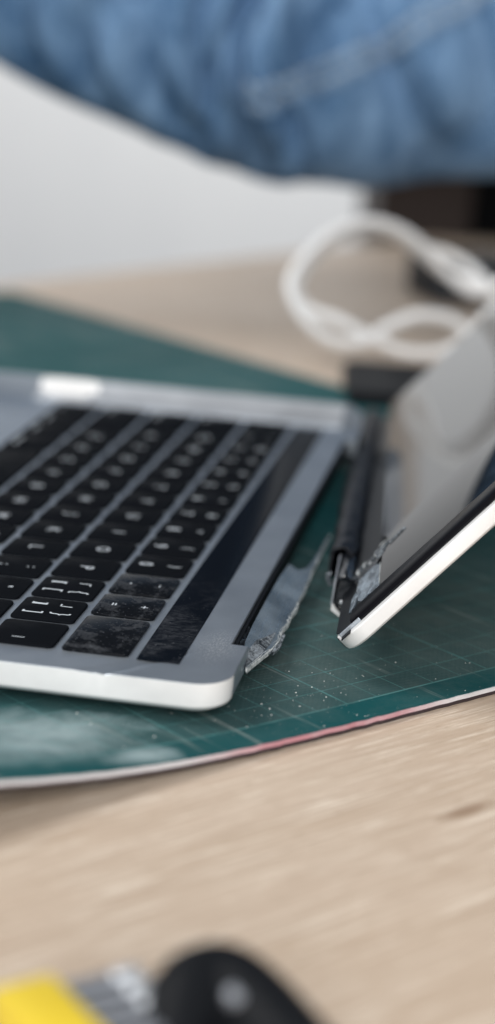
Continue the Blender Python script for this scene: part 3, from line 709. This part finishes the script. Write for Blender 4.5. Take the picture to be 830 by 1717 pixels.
# ------------------------------------------------------------------ person in denim, arm across the far side of the table
pe0 = np.array((-610.0, -60.0, -ZT))
pe = empty('person', tuple(pe0), None, 'person in faded blue denim leaning over the far side of the table', 'person')
cp = spline([(-480, -349, 330), (-565, -320, 265), (-599.8, -255, 214), (-603.8, -183.3, 169.5), (-606.8, -115.7, 137.6), (-609.8, -72.2, 128.5), (-616.0, -30.0, 127.5), (-623.7, 15.1, 127.0), (-635.6, 79.1, 133.7), (-650, 160, 140), (-662, 235, 146)], 24)
nP = len(cp); rads = []
for i in range(nP):
    u = i/(nP-1); rads.append(61+1.0*math.exp(-((u-0.47)/0.09)**2)+1*min(1, max(0, (u-0.5)/0.12)))
CRE = [(5.25, 0.3, 0.1, 6), (4.7, -0.25, 0.1, 7), (3.55, 0.2, 0.12, 7), (2.9, 0.45, 0.13, 8), (4.95, 0.05, 0.14, 16), (4.5, 0.45, 0.20, 13), (3.9, 0.6, 0.24, 15), (3.2, 0.7, 0.26, 12), (2.5, 0.8, 0.3, 13), (5.7, -0.5, 0.2, 7), (6.6, 0.4, 0.22, 8), (7.5, -0.3, 0.25, 7)]
def fold(i, k, th, r):
    u = i/(nP-1)*10; q = (th-THC+math.pi) % (2*math.pi)-math.pi
    e = 3.0*math.sin(1.7*u+2*th)+1.5*math.sin(3.9*u-3*th+1)
    for u0, sl, wd, dp in CRE:
        x = (u-u0-sl*q-0.12*math.sin(3*q+u0))/wd; e -= 1.6*dp*math.exp(-x*x)*math.exp(-((q)/0.95)**2); e += 0.6*dp*math.exp(-((x-2.2)/1.4)**2)*math.exp(-(q/0.95)**2)
    return r+e
THC = 0.0
_V, _F = tube([p-pe0 for p in cp], rads, 72, True)
_A = np.array(_V).reshape(nP, 72, 3)[nP//2]; _d = np.array((406.98, 84.92, 152.45))-cp[nP//2]; _d /= np.linalg.norm(_d)
THC = int(np.argmax(_A@_d))/72*2*math.pi
V, F = tube([p-pe0 for p in cp], rads, 72, True, fold)
mesh('denim_sleeve', V, F, M_DENIM, pe, True, 80)
# unseen upper body above the frame, made dark and wide to darken reflections
TV = []; TF = []; nz = 22; ng = 40
for j in range(nz):
    f_ = j/(nz-1); z = 180+620*f_; wy = 250+90*math.sin(min(1, f_*2.2)*math.pi/2)-60*max(0, f_-0.7)/0.3; wx = 75+60*math.sin(min(1, f_*2.5)*math.pi/2)
    for k in range(ng):
        th = 2*math.pi*k/ng; wob = 1+0.025*math.sin(5*th+6*f_)+0.02*math.sin(9*th-11*f_)
        TV.append((-735+60*f_*0+wx*wob*math.cos(th)-pe0[0], 0+wy*wob*math.sin(th)-pe0[1], z-pe0[2]))
for j in range(nz-1):
    for k in range(ng): k2 = (k+1) % ng; TF.append((j*ng+k, j*ng+k2, (j+1)*ng+k2, (j+1)*ng+k))
TF += [tuple(range(ng-1, -1, -1)), tuple((nz-1)*ng+k for k in range(ng))]
mesh('dark_blocker_torso', TV, TF, M_BLOCKER, pe, True, 80)
# seam running along the sleeve
i0, i1 = int(nP*0.50), int(nP*0.80); sp_ = []
Varr = np.array(_V).reshape(nP, 72, 3)
def surf(i, th):
    k = (th/(2*math.pi)*72) % 72; k0 = int(k); f_ = k-k0; return Varr[i, k0]*(1-f_)+Varr[i, (k0+1) % 72]*f_
SEAMTH = []
best = None
camv = np.array((406.98, 84.92, 152.45))-pe0   # the seam runs along the outer side of the sleeve
# find the angle that faces the camera at each ring, seam climbs across it
def facing(i):
    c = cp[i]-pe0; d = camv-c; d /= np.linalg.norm(d); q = (Varr[i]-c)@d; return np.argmax(q)/72*2*math.pi
top = lambda i: np.argmax(Varr[i][:, 2])/72*2*math.pi
def sgn(i):
    a, b = facing(i), top(i); dd = (b-a+math.pi) % (2*math.pi)-math.pi; return a, (1 if dd > 0 else -1)
def SS(i, th): return fold(i, 0, th, rads[i])/rads[i]+0.004
for off_, nm in ((0.0, 'sleeve_seam'), (0.16, 'sleeve_seam')):
    P = []
    for i in range(i0, i1):
        a, sg = sgn(i); u = (i-i0)/(i1-i0); th = a+sg*(-0.40+1.3*u**1.3+off_); p = surf(i, th); c = cp[i]-pe0; P.append(c+(p-c)*SS(i, th))
    mesh(nm, *tube(P, [2.2+0.9*math.sin(q_*1.1) for q_ in range(len(P))], 8), M_SEAM, pe)
    for q in range(0, len(P)-2, 3):
        mesh('stitch', *tube([P[q]+np.array((4.2, 0, 2.8)), P[q+1]+np.array((4.6, 0, 3.0)), P[q+2]+np.array((4.2, 0, 2.8))], 0.9, 6), M_STITCH, pe)

# ------------------------------------------------------------------ tool set in the near foreground
tk = empty('screwdriver_bit_set', (150, 34, -ZT), None, 'blurred bit set with yellow block, steel bits and black handle in the foreground', 'tool set')
def tl(p): return (p[0]-150, p[1]-34, p[2]+ZT)
d1 = np.array((-0.66, 0.75)); d1 /= np.linalg.norm(d1); d2 = np.array((d1[1], -d1[0]));
if d2[0] < 0: d2 = -d2
def loc(p, q): c = np.array((152.0, 24.0))+d1*p+d2*q; return c
# d1 along the bits, d2 across (towards camera)
def obox(p0, p1, q0, q1, z0, z1):
    V = []
    for z in (z0, z1):
        for q in (q0, q1):
            for p in (p0, p1): c = loc(p, q); V.append((c[0]-150, c[1]-34, z))
    return V, box(0, 1, 0, 1, 0, 1)[1]
yb = mesh('yellow_block', *obox(-12.5, -1.2, -3.5, 24, 1.0, 15), M_YEL, tk, True, bevel=1.0)
mesh('black_tray', *obox(-15, 17, -4, 27, 0.1, 4.0), M_BLK, tk, True, bevel=1.0)
for k in range(5):
    q = -1.0+4.4*k
    c0, c1, c2, c3 = loc(-0.6, q), loc(8.5, q), loc(9.3, q), loc(13.5, q)
    z = 12.5
    b_ = mesh('bit', *tube([(c[0]-150, c[1]-34, z) for c in (c0, c1)], 1.25, 6), M_SHAFT, tk)
    mesh('bit_tip', *tube([(c[0]-150, c[1]-34, z) for c in (c1, c2, c3)], [1.3, 1.6, 1.4], 10), M_PALE, b_)
hp = spline([(161, 43, 8), (152, 43, 11), (146, 44.3, 12.5), (144, 48, 12.8), (147.5, 53, 12), (154.5, 59, 11), (166, 67.5, 10)], 10)
rr = [4+3.2*math.sin(min(1, i/18)*math.pi/2) for i in range(len(hp))]
hd = mesh('handle', *tube([(p[0]-150, p[1]-34, p[2]) for p in hp], rr, 20), M_BLK, tk)
V, F = tube([(151.5-150, 52-34, 14), (151.6-150, 52-34, 17.0), (151.7-150, 52-34, 17.6)], [2.8, 2.6, 1.6], 16); mesh('steel_cap', V, F, M_SHAFT, hd)
